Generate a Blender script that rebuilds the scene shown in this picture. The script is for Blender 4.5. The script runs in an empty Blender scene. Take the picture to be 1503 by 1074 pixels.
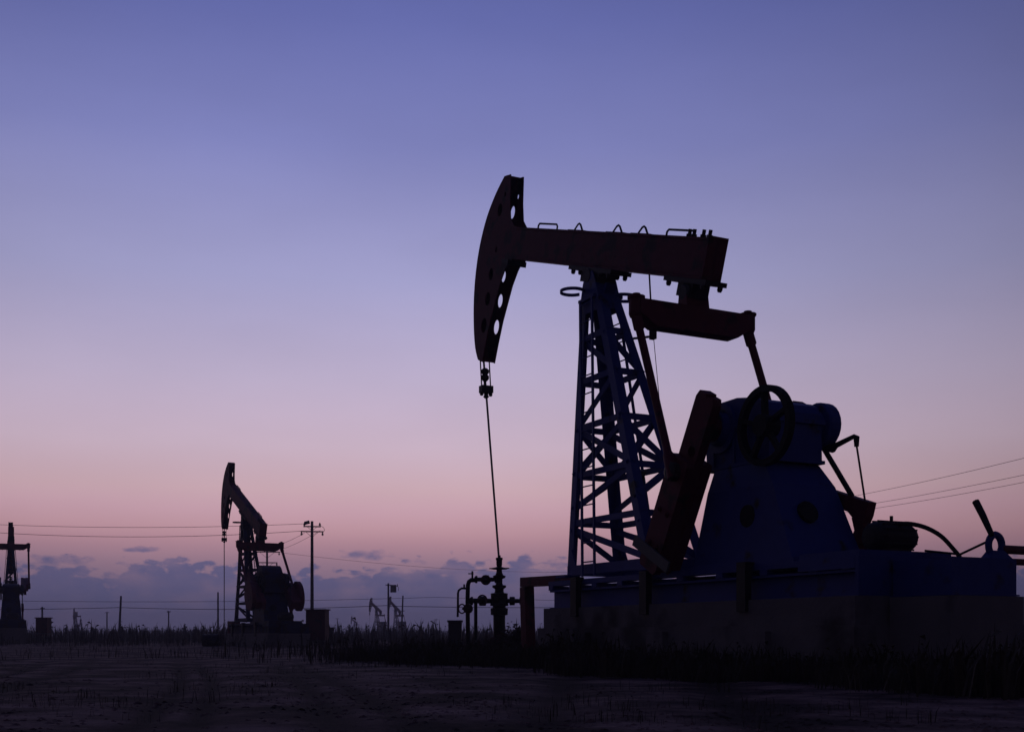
import bpy, bmesh, math, random
import numpy as np
from mathutils import Vector, Matrix, noise
R = math.radians
rnd = random.Random(7)
scene = bpy.context.scene
col = scene.collection

# ------------------------------------------------------------------ helpers
class MB:
    """collects shapes; build() links them as one mesh object"""
    def __init__(s): s.v = []; s.f = []; s.sm = []
    def add(s, vs, fs, smooth=False):
        b = len(s.v); s.v += [tuple(v) for v in vs]; s.f += [tuple(b + i for i in f) for f in fs]; s.sm += [smooth] * len(fs)
        return s
    def box(s, lo, hi):
        x0, y0, z0 = lo; x1, y1, z1 = hi
        return s.add([(x0,y0,z0),(x1,y0,z0),(x1,y1,z0),(x0,y1,z0),(x0,y0,z1),(x1,y0,z1),(x1,y1,z1),(x0,y1,z1)],
                     [(0,3,2,1),(4,5,6,7),(0,1,5,4),(1,2,6,5),(2,3,7,6),(3,0,4,7)])
    def bar(s, p, q, w, h, up=(0,0,1)):
        p, q, up = Vector(p), Vector(q), Vector(up)
        d = (q - p).normalized()
        if abs(d.dot(up.normalized())) > .98: up = Vector((1,0,0)) if abs(d.x) < .9 else Vector((0,1,0))
        sx = d.cross(up).normalized(); uy = sx.cross(d).normalized()
        vs = []
        for c in (p, q):
            for a, b in ((-1,-1),(1,-1),(1,1),(-1,1)): vs.append(c + sx * (a * w / 2) + uy * (b * h / 2))
        return s.add(vs, [(0,1,2,3),(7,6,5,4),(0,4,5,1),(1,5,6,2),(2,6,7,3),(3,7,4,0)])
    def angle(s, p, q, d1, d2, w, t):
        """L-section bar from p to q, flanges of width w along d1 and d2"""
        p, q = Vector(p), Vector(q); d = (q - p).normalized()
        d1 = Vector(d1); d1 = (d1 - d * d1.dot(d)).normalized()
        d2 = Vector(d2); d2 = (d2 - d * d2.dot(d)); d2 = (d2 - d1 * d2.dot(d1)).normalized()
        prof = [(0,0),(w,0),(w,t),(t,t),(t,w),(0,w)]
        vs = [c + d1 * a + d2 * b for c in (p, q) for a, b in prof]
        n = 6
        return s.add(vs, [tuple(range(n)), tuple(range(2*n-1, n-1, -1))] + [(i, i+n, (i+1)%n+n, (i+1)%n) for i in range(n)])
    def channel(s, p, q, w, d, t, up=(0,0,1)):
        """I-section of height w and flange d"""
        s.bar(p, q, t, w - 2*t, up)
        p, q, up = Vector(p), Vector(q), Vector(up)
        k = (q-p).normalized(); sx = k.cross(up).normalized(); uy = sx.cross(k).normalized()
        for sg in (1, -1): s.bar(p + uy*sg*(w-t)/2, q + uy*sg*(w-t)/2, d, t, up)
        return s
    def tube(s, pts, r, n=8, closed=False, cap=True):
        pts = [Vector(p) for p in pts]; m = len(pts)
        rs = r if isinstance(r, (list, tuple)) else [r] * m
        vs = []; prev = None
        for i, p in enumerate(pts):
            if closed: d = pts[(i+1) % m] - pts[i-1]
            else: d = pts[min(i+1, m-1)] - pts[max(i-1, 0)]
            d.normalize()
            if prev is None:
                prev = d.orthogonal().normalized()
            prev = (prev - d * prev.dot(d)).normalized()
            o = d.cross(prev)
            for k in range(n):
                a = 2 * math.pi * k / n
                vs.append(p + (prev * math.cos(a) + o * math.sin(a)) * rs[i])
        fs = []
        for i in range(m if closed else m - 1):
            j = (i + 1) % m
            for k in range(n): fs.append((i*n+k, i*n+(k+1)%n, j*n+(k+1)%n, j*n+k))
        s.add(vs, fs, True)
        if cap and not closed:
            s.add(vs[:n], [tuple(range(n-1, -1, -1))]); s.add(vs[-n:], [tuple(range(n))])
        return s
    def cyl(s, p, q, r, n=20): return s.tube([p, q], r, n)
    def lathe(s, c, ax, prof, n=20):
        """profile of (distance along ax, radius)"""
        c, ax = Vector(c), Vector(ax).normalized(); o = ax.orthogonal().normalized(); o2 = ax.cross(o)
        vs = [c + ax * t + (o * math.cos(2*math.pi*k/n) + o2 * math.sin(2*math.pi*k/n)) * max(r, 1e-4) for t, r in prof for k in range(n)]
        m = len(prof)
        fs = [(i*n+k, i*n+(k+1)%n, (i+1)*n+(k+1)%n, (i+1)*n+k) for i in range(m-1) for k in range(n)]
        s.add(vs, fs, False)
        s.add(vs[:n], [tuple(range(n-1,-1,-1))]); s.add(vs[-n:], [tuple(range(n))])
        return s
    def prism(s, poly, y0, y1, holes=()):
        """polygon in (x,z) thickened from y0 to y1, with round holes (x,z,r)"""
        bm = bmesh.new()
        loops = [poly] + [[(hx + hr*math.cos(2*math.pi*k/16), hz + hr*1.15*math.sin(2*math.pi*k/16)) for k in range(16)] for hx, hz, hr in holes]
        es = []
        for lp in loops:
            vv = [bm.verts.new((x, y0, z)) for x, z in lp]
            es += [bm.edges.new((vv[i], vv[(i+1) % len(vv)])) for i in range(len(vv))]
        bmesh.ops.triangle_fill(bm, edges=es, use_beauty=True, use_dissolve=False)
        fs = list(bm.faces)
        r = bmesh.ops.extrude_face_region(bm, geom=fs)
        for v in [g for g in r['geom'] if isinstance(g, bmesh.types.BMVert)]: v.co.y = y1
        bmesh.ops.recalc_face_normals(bm, faces=bm.faces)
        bm.verts.index_update()
        s.add([v.co[:] for v in bm.verts], [tuple(v.index for v in f.verts) for f in bm.faces])
        bm.free(); return s
    def hull(s, lower, upper):
        """frustum between two equal-length rings"""
        n = len(lower)
        return s.add(list(lower) + list(upper), [tuple(range(n-1,-1,-1)), tuple(range(n, 2*n))] + [(i, (i+1)%n, (i+1)%n+n, i+n) for i in range(n)])
    def xf(s, M):
        s.v = [tuple(M @ Vector(v)) for v in s.v]; return s
    def build(s, name, mat, parent=None):
        me = bpy.data.meshes.new(name); me.from_pydata(s.v, [], s.f); me.update()
        me.polygons.foreach_set('use_smooth', s.sm)
        me.materials.append(mat)
        o = bpy.data.objects.new(name, me); col.objects.link(o)
        if parent: o.parent = parent
        return o

def tag(o, label=None, cat=None, group=None, kind=None):
    if label: o['label'] = label
    if cat: o['category'] = cat
    if group: o['group'] = group
    if kind: o['kind'] = kind
    return o
def empty(name, loc, rz=0):
    o = bpy.data.objects.new(name, None); col.objects.link(o); o.location = loc; o.rotation_euler = (0, 0, rz)
    o.empty_display_size = .2
    return o

# ------------------------------------------------------------------ camera
F, CX, HY, EYE = 1700.0, 751.5, 932.0, 0.5
cam = bpy.data.cameras.new('camera'); co = bpy.data.objects.new('camera', cam); col.objects.link(co)
co.location = (0, 0, EYE); co.rotation_euler = (R(90), 0, 0)
cam.sensor_width = 36; cam.lens = 36 * F / 1503; cam.shift_y = (HY - 537) / 1503
cam.clip_start = .1; cam.clip_end = 12000
scene.camera = co
def gx(px, Y): return (px - CX) * Y / F           # side offset of something seen at column px, Y metres away
def gz(py, Y): return EYE + (HY - py) * Y / F     # its height

# ------------------------------------------------------------------ materials
def nodes(name):
    m = bpy.data.materials.new(name); m.use_nodes = True
    nt = m.node_tree; b = nt.nodes['Principled BSDF']
    return m, nt, b
def worn(name, c1, c2, rough=.55, metal=0, scale=6, rust=None, amount=.5, bump=.15):
    """paint or metal with patchy wear and a fine bump, in object space"""
    m, nt, b = nodes(name); N = nt.nodes.new; L = nt.links.new
    tc = N('ShaderNodeTexCoord')
    n1 = N('ShaderNodeTexNoise'); n1.inputs['Scale'].default_value = scale; n1.inputs['Detail'].default_value = 8
    L(tc.outputs['Object'], n1.inputs['Vector'])
    mx = N('ShaderNodeMix'); mx.data_type = 'RGBA'
    mx.inputs['A'].default_value = (*c1, 1); mx.inputs['B'].default_value = (*c2, 1)
    L(n1.outputs['Fac'], mx.inputs['Factor']); out = mx.outputs['Result']
    if rust:
        n2 = N('ShaderNodeTexNoise'); n2.inputs['Scale'].default_value = scale * .45; n2.inputs['Detail'].default_value = 10
        L(tc.outputs['Object'], n2.inputs['Vector'])
        cr = N('ShaderNodeValToRGB'); cr.color_ramp.elements[0].position = amount; cr.color_ramp.elements[1].position = amount + .1
        L(n2.outputs['Fac'], cr.inputs['Fac'])
        m2 = N('ShaderNodeMix'); m2.data_type = 'RGBA'; m2.inputs['B'].default_value = (*rust, 1)
        L(cr.outputs['Color'], m2.inputs['Factor']); L(out, m2.inputs['A']); out = m2.outputs['Result']
    L(out, b.inputs['Base Color'])
    b.inputs['Roughness'].default_value = rough; b.inputs['Metallic'].default_value = metal
    bp = N('ShaderNodeBump'); bp.inputs['Strength'].default_value = bump; bp.inputs['Distance'].default_value = .02
    n3 = N('ShaderNodeTexNoise'); n3.inputs['Scale'].default_value = scale * 8; n3.inputs['Detail'].default_value = 6
    L(tc.outputs['Object'], n3.inputs['Vector']); L(n3.outputs['Fac'], bp.inputs['Height']); L(bp.outputs['Normal'], b.inputs['Normal'])
    return m
M = dict(
    navy=worn('dark_navy_paint', (.012,.018,.08), (.008,.012,.05), .7, rust=(.016,.011,.014), amount=.5),  # darker copy of the blue paint, for all jacks but the large one
    red=worn('oxide_red_paint', (.16,.016,.028), (.10,.011,.020), .7, rust=(.03,.010,.008), amount=.55),
    blue=worn('blue_paint', (.024,.050,.31), (.015,.030,.20), .6, rust=(.018,.013,.02), amount=.6),
    grease=worn('greasy_steel', (.014,.012,.012), (.022,.019,.018), .6, .1),
    steel=worn('galvanised_steel', (.12,.12,.13), (.2,.2,.21), .45, .7),
    rubber=worn('black_rubber', (.006,.006,.006), (.010,.010,.010), .8),  # also colours the discs drawn as dark pedestal holes
    concrete=worn('weathered_concrete', (.13,.12,.125), (.23,.21,.215), .95, scale=2.2, rust=(.07,.06,.06), amount=.52, bump=.4),
    wood=worn('tarred_pole', (.045,.035,.03), (.075,.058,.05), .85, scale=4),
    ceramic=worn('brown_ceramic', (.05,.03,.025), (.07,.04,.03), .3),
    boxred=worn('faded_red_cabinet', (.11,.025,.022), (.07,.02,.018), .6, rust=(.03,.015,.01), amount=.55),
    greybox=worn('grey_cabinet', (.10,.10,.11), (.06,.06,.065), .6),
    leaf=worn('dry_weed', (.035,.032,.02), (.07,.052,.032), .8, scale=.6),
    leaf2=worn('reddish_weed', (.075,.035,.03), (.05,.025,.02), .8, scale=.8),
)

# ------------------------------------------------------------------ pumpjack
HEAD = R(-63)                                      # all the jacks of the field stand the same way
CH, SH = math.cos(HEAD), math.sin(HEAD)
def local_to_world(org, p): return Vector((org[0] + p[0]*CH - p[1]*SH, org[1] + p[0]*SH + p[1]*CH, org[2] + p[2]))

PIV = Vector((.12, 0, 6.5)); SHAFT = Vector((4.07, 0, 3.3)); CR = .66; EQU = 2.84
TILT0 = R(18.7); PIN0 = Vector((3.75, 0, 2.722))
def beam_pt(u, v, t): return Vector((PIV.x + u*math.cos(t) + v*math.sin(t), 0, PIV.z - u*math.sin(t) + v*math.cos(t)))
def eq_pt(t):
    e = beam_pt(EQU, .02, t); return Vector((e.x, 0, e.z - .48))
PL = (eq_pt(TILT0) - PIN0).length

def pumpjack(org, label, tilt, flip=False, detail=2, rod_to=None, ends=True, turn=0, crank=None, heavy=False):
    """org: ground point under the middle of the tower's front feet. detail 2: the big one, 1: same parts without the smallest, 0: far away"""
    BL = M['blue'] if detail == 2 else M['navy']
    root = empty('pumpjack', org, HEAD + turn)
    tag(root, label, 'pumpjack', 'pumpjacks of the oil field')
    T = Matrix.Translation(PIV) @ Matrix.Rotation(tilt, 4, 'Y')        # beam space -> jack space (x = u, z = v)
    # --- walking beam
    b = MB()
    b.channel((-3.25,0,.4275), (3.25,0,.4275), .575, .34, .035)
    b.box((-3.2,-.155,.18), (3.19,-.125,.675)); b.box((-3.2,.125,.18), (3.19,.155,.675))       # boxed sides
    b.box((3.215,-.17,.12), (3.25,.17,.745))
    beam = b.xf(T).build('walking_beam', M['red'], root)
    if detail:
        for u0, u1 in ((-2.69,-1.93), (1.71,2.45)):
            MB().tube([(u0,.1,.715),(u0,.1,.79),(u0+.04,.1,.825),(u1-.04,.1,.825),(u1,.1,.79),(u1,.1,.715)], .017, 6).xf(T).build('handrail', M['grease'], beam)
        for u in (-.94,.39,1.18):
            MB().box((u-.28,-.06,.715),(u+.28,.06,.735)).tube([(u-.14,0,.735),(u-.05,0,.825),(u,0,.845),(u+.05,0,.825),(u+.14,0,.735)], .017, 6).xf(T).build('lifting_eye', M['grease'], beam)
        for u in (2.62,2.74,2.98,3.14):
            MB().lathe((u,-.09,.715), (0,0,1), [(0,.045),(.04,.045),(.04,.028),(.11,.028)], 8).xf(T).build('bolt', M['grease'], beam)
    # --- horsehead: two side plates joined by the curved front track and webs
    arc = [(-3.95,1.63),(-4.25,1.30),(-4.52,.864),(-4.675,.337),(-4.70,-.19),(-4.62,-.72),(-4.445,-1.245),(-4.246,-1.63),(-4.036,-1.85)]
    fine = []
    for i in range(len(arc)-1):                                  # smooth the curve
        q0, q1, q2, q3 = arc[max(i-1,0)], arc[i], arc[i+1], arc[min(i+2,len(arc)-1)]
        for t in (0,.25,.5,.75): fine.append(tuple(.5*(2*q1[j] + (q2[j]-q0[j])*t + (2*q0[j]-5*q1[j]+4*q2[j]-q3[j])*t*t + (3*q1[j]-q0[j]-3*q2[j]+q3[j])*t**3) for j in (0,1)))
    arc = fine + [arc[-1]]
    rear = [(-3.82,-1.87),(-3.774,-1.48),(-3.70,-1.036),(-3.50,-.343),(-3.35,-.053),(-3.23,.10),(-3.10,.12),(-3.10,.73),(-3.23,.74),(-3.42,.86),(-3.553,1.17),(-3.686,1.66)]
    poly = arc + rear
    holes = [(-3.95,1.01,.105),(-3.96,-.19,.10),(-3.96,-.66,.115),(-3.97,-1.17,.125),(-3.80,1.30,.04),(-3.87,.28,.045)]
    hd = None
    for y0, y1 in ((-.145,-.128), (.128,.145)):
        o = MB().prism(poly, y0, y1, holes).xf(T).build('side_plate', M['red'], root)
    tr = MB(); off = .0
    for (u0,v0),(u1,v1) in zip(arc[:-1], arc[1:]):
        d = Vector((u1-u0,0,v1-v0)); nn = Vector((-d.z,0,d.x)).normalized() * .03
        if nn.x < 0: nn = -nn
        tr.add([(u0,-.128,v0),(u0,.128,v0),(u1,.128,v1),(u1,-.128,v1),(u0+nn.x,-.128,v0+nn.z),(u0+nn.x,.128,v0+nn.z),(u1+nn.x,.128,v1+nn.z),(u1+nn.x,-.128,v1+nn.z)],
               [(0,1,2,3),(7,6,5,4),(0,4,5,1),(1,5,6,2),(2,6,7,3),(3,7,4,0)])
    tr.xf(T).build('head_track', M['red'], root)
    for lo_, hi_ in (((-3.92,-.128,1.60),(-3.70,.128,1.635)), ((-4.5,-.128,.70),(-3.25,.128,.73)), ((-4.6,-.128,.11),(-3.25,.128,.14)), ((-4.02,-.128,-1.86),(-3.83,.128,-1.83))):
        MB().box(lo_, hi_).xf(T).build('head_web', M['red'], root)
    if detail == 2:
        MB().bar((-3.33,-.2,.09),(-3.33,.2,.09),.2,.06).bar((-3.2,-.2,.07),(-3.2,.2,.07),.07,.1).xf(T).build('head_hinge', M['grease'], root)
        MB().tube([(-4.66,.15,.40),(-4.75,.15,.44),(-4.78,.15,.36),(-4.75,.15,.28),(-4.69,.15,.26)], .014, 6).xf(T).build('hook', M['grease'], root)
    # --- bridle, carrier bar, polished rod
    tip = T @ Vector((-4.06,0,-1.80)); tip.x -= .03
    cz = tip.z - .70
    wl = Vector(rod_to) if rod_to else Vector((tip.x, 0, .9))
    lean = Vector((wl.x - tip.x, wl.y, 0)) / (tip.z - wl.z)
    at = lambda z: Vector((tip.x + lean.x*(tip.z-z), lean.y*(tip.z-z), z))
    for y in (-.1, .1):
        MB().tube([tip + Vector((.02, y, .25)), at(cz) + Vector((0, y, .12))], .014, 6).build('bridle_cable', M['grease'], root)
    cb = MB(); c0 = at(cz)
    cb.box((c0.x-.08, c0.y-.125, cz-.01), (c0.x+.08, c0.y+.125, cz+.13))
    for y in (-.1,.1): cb.lathe((c0.x, c0.y+y, cz-.07), (0,0,1), [(0,.025),(.02,.04),(.06,.04)], 8)
    cb.lathe((c0.x, c0.y, cz-.12), (0,0,1), [(0,.03),(.03,.06),(.06,.045),(.11,.045)], 10)
    car = cb.build('carrier_bar', M['grease'], root)
    cl = MB(); c1 = at(cz+.30)
    cl.lathe((c1.x, c1.y, cz+.16), (0,0,1), [(0,.03),(.06,.03),(.08,.05),(.12,.085),(.17,.085),(.19,.06),(.22,.06),(.24,.085),(.29,.085),(.33,.04)], 10)
    cl.build('rod_clamp', M['grease'], root)
    MB().tube([at(tip.z+.15), at(wl.z)], .022, 8).build('polished_rod', M['steel'], root)
    # --- saddle bearing
    sb = MB()
    sb.box((-.72,-.2,.07),(.72,.2,.138))
    for u in (-.6,-.35,.35,.6):
        for y in (-.16,.16): sb.lathe((u,y,.0),(0,0,1),[(0,.025),(.03,.04),(.07,.04)],6)
    sb.box((-.3,-.17,-.1),(.3,.17,.07)); sb.xf(T)
    sb.lathe(PIV + Vector((0,-.22,0)), (0,1,0), [(0,.1),(.04,.14),(.40,.14),(.44,.1)], 16)
    sb.build('saddle_bearing', M['grease'], root)
    # --- samson post
    zt, zb = 6.05, 1.5
    ft = lambda sx, sy, k: Vector(((.02 - .14*k) if sx < 0 else (2.48 - 1.97*k), sy*(.54 - .345*k), zb + (zt-zb)*k))
    for sx in (-1, 1):
        for sy in (-1, 1):
            lg = MB().angle(ft(sx,sy,0), ft(sx,sy,1), (-sx,0,0), (0,-sy,0), .16, .022).build('tower_leg', BL, root)
            p = ft(sx, sy, 0)
            MB().box((p.x-.16, p.y-.13, zb-.04), (p.x+.16, p.y+.13, zb-.01)).prism([(p.x-.02*sx, zb-.01),(p.x-.34*sx, zb-.01),(p.x-.12*sx, zb+.42)], p.y-.011-sy*.02, p.y+.011-sy*.02).build('foot_plate', BL, lg)
    ks = [.189, .363, .538, .71, .87]                          # rail heights
    cor = [(-1,-1),(1,-1),(1,1),(-1,1)]
    faces = [((-1,-1),(1,-1)), ((1,-1),(1,1)), ((1,1),(-1,1)), ((-1,1),(-1,-1))]
    nrm = [Vector((0,-1,0)), Vector((1,0,0)), Vector((0,1,0)), Vector((-1,0,0))]
    for fi, (A, B) in enumerate(faces):
        nn = nrm[fi]
        inn = -nn * .03; i2 = -nn * .06
        bars = [(ft(*A,k)+inn, ft(*B,k)+inn, .03, .10, 'cross_rail') for k in ks]
        bars.append((ft(*A,0)+inn+Vector((0,0,.07)), ft(*B,0)+inn+Vector((0,0,.07)), .05, .16, 'cross_rail'))
        C, D = (A, B) if fi in (0, 1) else (B, A)
        if fi in (0, 1): bars += [(ft(*A,ks[4])+i2, ft(*B,ks[3])+i2, .025, .10, 'diagonal_brace'), (ft(*B,ks[3])+i2, ft(*A,ks[2])+i2, .025, .10, 'diagonal_brace')]
        bars += [(ft(*A,ks[2])+i2, ft(*B,ks[1])+i2, .025, .10, 'diagonal_brace'), (ft(*B,ks[2])+i2*1.5, ft(*A,ks[1])+i2*1.5, .025, .10, 'diagonal_brace'),
                 (ft(*D,ks[1])+i2, ft(*C,ks[0]+.05)+i2, .025, .10, 'diagonal_brace'), (ft(*C,ks[0]-.02)+i2, ft(*D,.03)+i2, .025, .10, 'diagonal_brace')]
        if detail:
            for p, q, w_, h_, nm in bars: MB().bar(p, q, w_, h_).build(nm, BL, root)
        else:
            fr = MB()
            for p, q, w_, h_, nm in bars: fr.bar(p, q, w_, h_)
            fr.build('lattice_frame', BL, root)
    if detail == 2: MB().bar((2.86,-1.06,1.86),(3.70,-1.06,1.42),.03,.16).build('crank_guard', M['greybox'], root)
    cp = MB()
    for y0, y1 in ((-.212,-.19),(.19,.212)):
        cp.prism([(-.13,5.87),(-.10,6.12),(-.03,6.38),(.05,6.54),(.28,6.54),(.36,6.38),(.44,6.16),(.56,5.87)], y0, y1)
    cp.box((-.06,-.19,6.0),(.45,.19,6.05))
    for xa, xb, t in ((-.13,-.055,.025),(.56,.385,-.025)):
        cp.add([(xa,-.19,5.87),(xa,.19,5.87),(xb,.19,6.32),(xb,-.19,6.32),(xa+t,-.19,5.87),(xa+t,.19,5.87),(xb+t,.19,6.32),(xb+t,-.19,6.32)],
               [(0,1,2,3),(7,6,5,4),(0,4,5,1),(1,5,6,2),(2,6,7,3),(3,7,4,0)])
    cp.build('tower_cap', BL, root)
    MB().box((-.10,-.26,6.08),(.40,-.214,6.13)).box((-.10,.214,6.08),(.48,.26,6.13)).prism([(.38,6.2),(.52,6.30),(.56,6.24),(.42,6.1)], -.1, .1).build('bearing_bracket', BL, root)
    for sy in (-1, 1):
        la = MB(); lb = lambda xo, z: Vector((xo - .145*(z-1.5), sy*(.60 - .076*(z-1.5)), z))
        for xo in (.62, 1.0): la.bar(lb(xo,1.45), lb(xo,6.1), .045, .03, (0,1,0))
        z = 1.68
        while z < 6.05: la.tube([lb(.62,z), lb(1.0,z)], .012, 5); z += .31
        ld = la.build('ladder', BL, root)
        hx, cy, hr, hz_ = (-.10, .37, .20, 6.27) if sy < 0 else (.40, .34, .24, 6.13)
        hp = [(hx+.20*math.cos(a), sy*(cy+hr*math.sin(a)), hz_) for a in [math.pi*(i/14 - .35) for i in range(25)]]
        h = MB()
        for p, q in zip(hp[:-1], hp[1:]): h.bar(p, q, .022, .05)
        h.build('safety_hoop', BL, ld)
    # --- equalizer
    eb = beam_pt(EQU, .14, tilt); ec = eq_pt(tilt)
    q = MB()
    q.box((-.55+EQU,-.19,.07),(EQU+.55,.19,.138))
    for u in (-.45,.45):
        for y in (-.15,.15): q.lathe((EQU+u,y,-.0),(0,0,1),[(0,.025),(.03,.04),(.07,.04)],6)
    q.box((EQU-.2,-.15,-.12),(EQU+.2,.15,.07)); q.xf(T)
    q.lathe((ec.x,-.2,ec.z+.38), (0,1,0), [(0,.10),(.03,.14),(.37,.14),(.4,.10)], 16)
    q.build('equalizer_bearing', M['grease'], root)
    q = MB()
    ring = lambda x: [(x,-1.0,ec.z-.03),(x,-.72,ec.z-.2),(x,.72,ec.z-.2),(x,1.0,ec.z-.03),(x,1.0,ec.z+.17),(x,-1.0,ec.z+.17)]
    q.hull(ring(ec.x-.13), ring(ec.x+.13))
    for y in (-.5,-.2,.2,.5): q.lathe((ec.x,y,ec.z-.23),(0,0,1),[(0,.03),(.04,.03)],6)
    q.prism([(ec.x-.12,ec.z+.17),(ec.x+.12,ec.z+.17),(ec.x-.09,ec.z+.34),(ec.x+.09,ec.z+.34)][:2] + [(ec.x+.09,ec.z+.36),(ec.x-.09,ec.z+.36)], -.2, .2)
    eq = q.build('equalizer', M['red'], root)
    for sy in (-1, 1):
        MB().lathe((ec.x, sy*1.0, ec.z-.08), (0,0,1), [(0,.09),(.05,.11),(.25,.11),(.27,.13),(.30,.13),(.31,.06),(.34,.06)], 12).build('end_bearing', M['red'], eq)
    # --- cranks and pitman arms
    d = SHAFT - ec; D = d.length
    x = (PL*PL - CR*CR + D*D) / (2*D); hh = math.sqrt(max(PL*PL - x*x, 0)); dn = d.normalized(); pn = Vector((-dn.z,0,dn.x))
    cands = sorted([ec + dn*x + pn*hh, ec + dn*x - pn*hh], key=lambda p: p.x)
    pin = cands[1 if flip else 0]
    if crank is not None: pin = SHAFT + Vector((math.cos(crank), 0, math.sin(crank)))*CR
    k = pin - SHAFT; ang = math.atan2(k.z, k.x)
    CT = Matrix.Translation(SHAFT) @ Matrix.Rotation(-ang, 4, 'Y')         # x = along the crank
    for sy in (-1, 1):
        ya, yb = sorted((sy*.72, sy*.86)); yc, yd = sorted((sy*.86, sy*.98))
        c = MB()
        c.prism([(-.44,-.17),(-.36,-.21),(2.06,-.21),(2.10,-.17),(2.10,.17),(2.06,.21),(-.36,.21),(-.44,.17)], ya, yb, [(.34,.06,.075)])
        c.lathe((0, sy*.57, 0), (0,sy,0), [(0,.19),(.15,.19)], 16)
        c.xf(CT); ck = c.build('crank', M['red'], root)
        w = MB()
        w.prism([(.46,-.20),(.52,-.225),(2.06,-.225),(2.13,-.18),(2.13,.18),(2.06,.225),(.52,.225),(.46,.20)], yc, yd)
        w.xf(CT).build('counterweight', M['red'], ck)
        y2, y3 = sorted((sy*.57, sy*.72)); w = MB()
        w.prism([(.46,-.20),(.52,-.225),(2.06,-.225),(2.13,-.18),(2.13,.18),(2.06,.225),(.52,.225),(.46,.20)], y2, y3)
        w.xf(CT).build('counterweight', M['red'], ck)
        if heavy:      # this unit carries big rounded weights bolted to its crank arms
            sec = [(1.30+.78*math.cos(t), .62*math.sin(t)) for t in [R(-150)+R(300)*i/20 for i in range(21)]]
            w = MB(); w.prism(sec, min(sy*.99,sy*1.16), max(sy*.99,sy*1.16)); w.xf(CT).build('counterweight', M['red'], ck)
        if detail:
            for u in (1.25,1.75):
                for v in (-.1,.1): MB().lathe((u,sy*.98,v),(0,sy,0),[(0,.04),(.02,.04),(.02,.022),(.04,.022)],8).xf(CT).build('bolt', M['red'], ck)
            MB().box((-.475,min(ya,yb)-.06,-.08),(-.43,max(ya,yb)-.03,.08)).xf(CT).build('crank_cap', M['red'], ck)
        pt = MB(); a = Vector((ec.x, sy*1.0, ec.z-.05)); e = Vector((pin.x, sy*1.03, pin.z))
        pd = (e - a).normalized()
        pt.tube([a, a + pd*.22, a + pd*.24, e - pd*.3, e - pd*.25, e + pd*.1], [.08,.08,.058,.058,.08,.09], 12)
        pa = pt.build('pitman_arm', M['red'], root)
        MB().lathe((pin.x, sy*.86, pin.z), (0,sy,0), [(0,.08),(.09,.08),(.09,.13),(.22,.13),(.24,.08)], 16).build('wrist_pin', M['grease'], pa)
    # --- gear reducer on its pedestal
    pz = 1.46
    p = MB()
    lo = [(3.62,-.58),(5.66,-.58),(5.66,.58),(3.62,.58)]; mi = [(3.86,-.52),(5.22,-.52),(5.22,.52),(3.86,.52)]; up = [(3.94,-.46),(4.98,-.46),(4.98,.46),(3.94,.46)]
    r = lambda q, z: [(a, b, z) for a, b in q]
    p.hull(r(lo,pz), r(mi,2.43)); p.hull(r(mi,2.431), r(up,2.74))
    p.box((3.5,-.66,pz-.06),(5.78,.66,pz-.002))
    ped = p.build('pedestal', BL, root)
    if detail:
        for (xx, sy, rr) in ((4.75,-1,.15), (4.75,1,.15)):  # black discs stand in for the dark insides of the pedestal's holes
            zc = 2.05; yw = .58 - .06*((zc-pz)/(2.43-pz))
            MB().lathe((xx, sy*(yw-.02), zc), (0,sy,0), [(0,.0),(0,rr),(.03,rr),(.03,rr*.8)], 16).build('hole_disc', M['rubber'], ped)
        MB().lathe((5.40,-.12,2.05), (.92,0,.4), [(0,.0),(0,.15),(.045,.15),(.045,.12)], 16).build('hole_disc', M['rubber'], ped)  # black disc drawn as the dark hole in the rear face
    g = MB()
    prof = [(3.74,2.745),(3.70,3.35),(3.76,3.53),(3.90,3.65),(4.40,3.66),(4.65,3.62),(4.85,3.57),(4.98,3.51),(5.04,3.40),(5.06,2.745)]
    if heavy: prof = [(3.74,2.745),(3.66,3.3),(3.74,3.6),(3.92,3.86),(4.2,3.98),(4.5,3.96),(4.75,3.84),(4.95,3.62),(5.04,3.40),(5.06,2.745)]
    g.prism(prof, -.44, .44)
    g.box((3.66,-.475,3.26),(5.09,.475,3.32)); g.box((3.70,-.465,2.745),(5.09,.465,2.79))
    for xx in (3.9,4.35,4.8):
        for sy in (-1,1): g.box((xx-.02,min(sy*.44,sy*.465),2.79),(xx+.02,max(sy*.44,sy*.465),3.26))
    gb = g.build('gear_reducer', BL, root)
    if detail:
        if not heavy: MB().lathe((4.2,.1,3.65),(0,0,1),[(0,.12),(.05,.12),(.05,.05),(.13,.05),(.13,.08),(.15,.08)],10).build('breather_cap', M['grease'], gb)
        for sy in (-1,1):
            MB().lathe((SHAFT.x, sy*.44, SHAFT.z),(0,sy,0),[(0,.34),(.05,.34),(.05,.25),(.14,.22)],20).build('bearing_cover', BL, gb)
    # big belt sheave: rim, hub and spokes
    wc = Vector((5.14,-.57,3.16)); wr = MB()
    n = 40; rim = []
    for i in range(n):
        a = 2*math.pi*i/n; ca, sa = math.cos(a), math.sin(a)
        rim += [(wc.x+.51*ca, wc.y-.05, wc.z+.51*sa),(wc.x+.51*ca, wc.y+.05, wc.z+.51*sa),(wc.x+.43*ca, wc.y+.05, wc.z+.43*sa),(wc.x+.43*ca, wc.y-.05, wc.z+.43*sa)]
    wr.add(rim, [(4*i+j, 4*i+(j+1)%4, 4*((i+1)%n)+(j+1)%4, 4*((i+1)%n)+j) for i in range(n) for j in range(4)])
    wr.cyl(wc + Vector((0,-.1,0)), wc + Vector((0,.14,0)), .14, 14)
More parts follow.
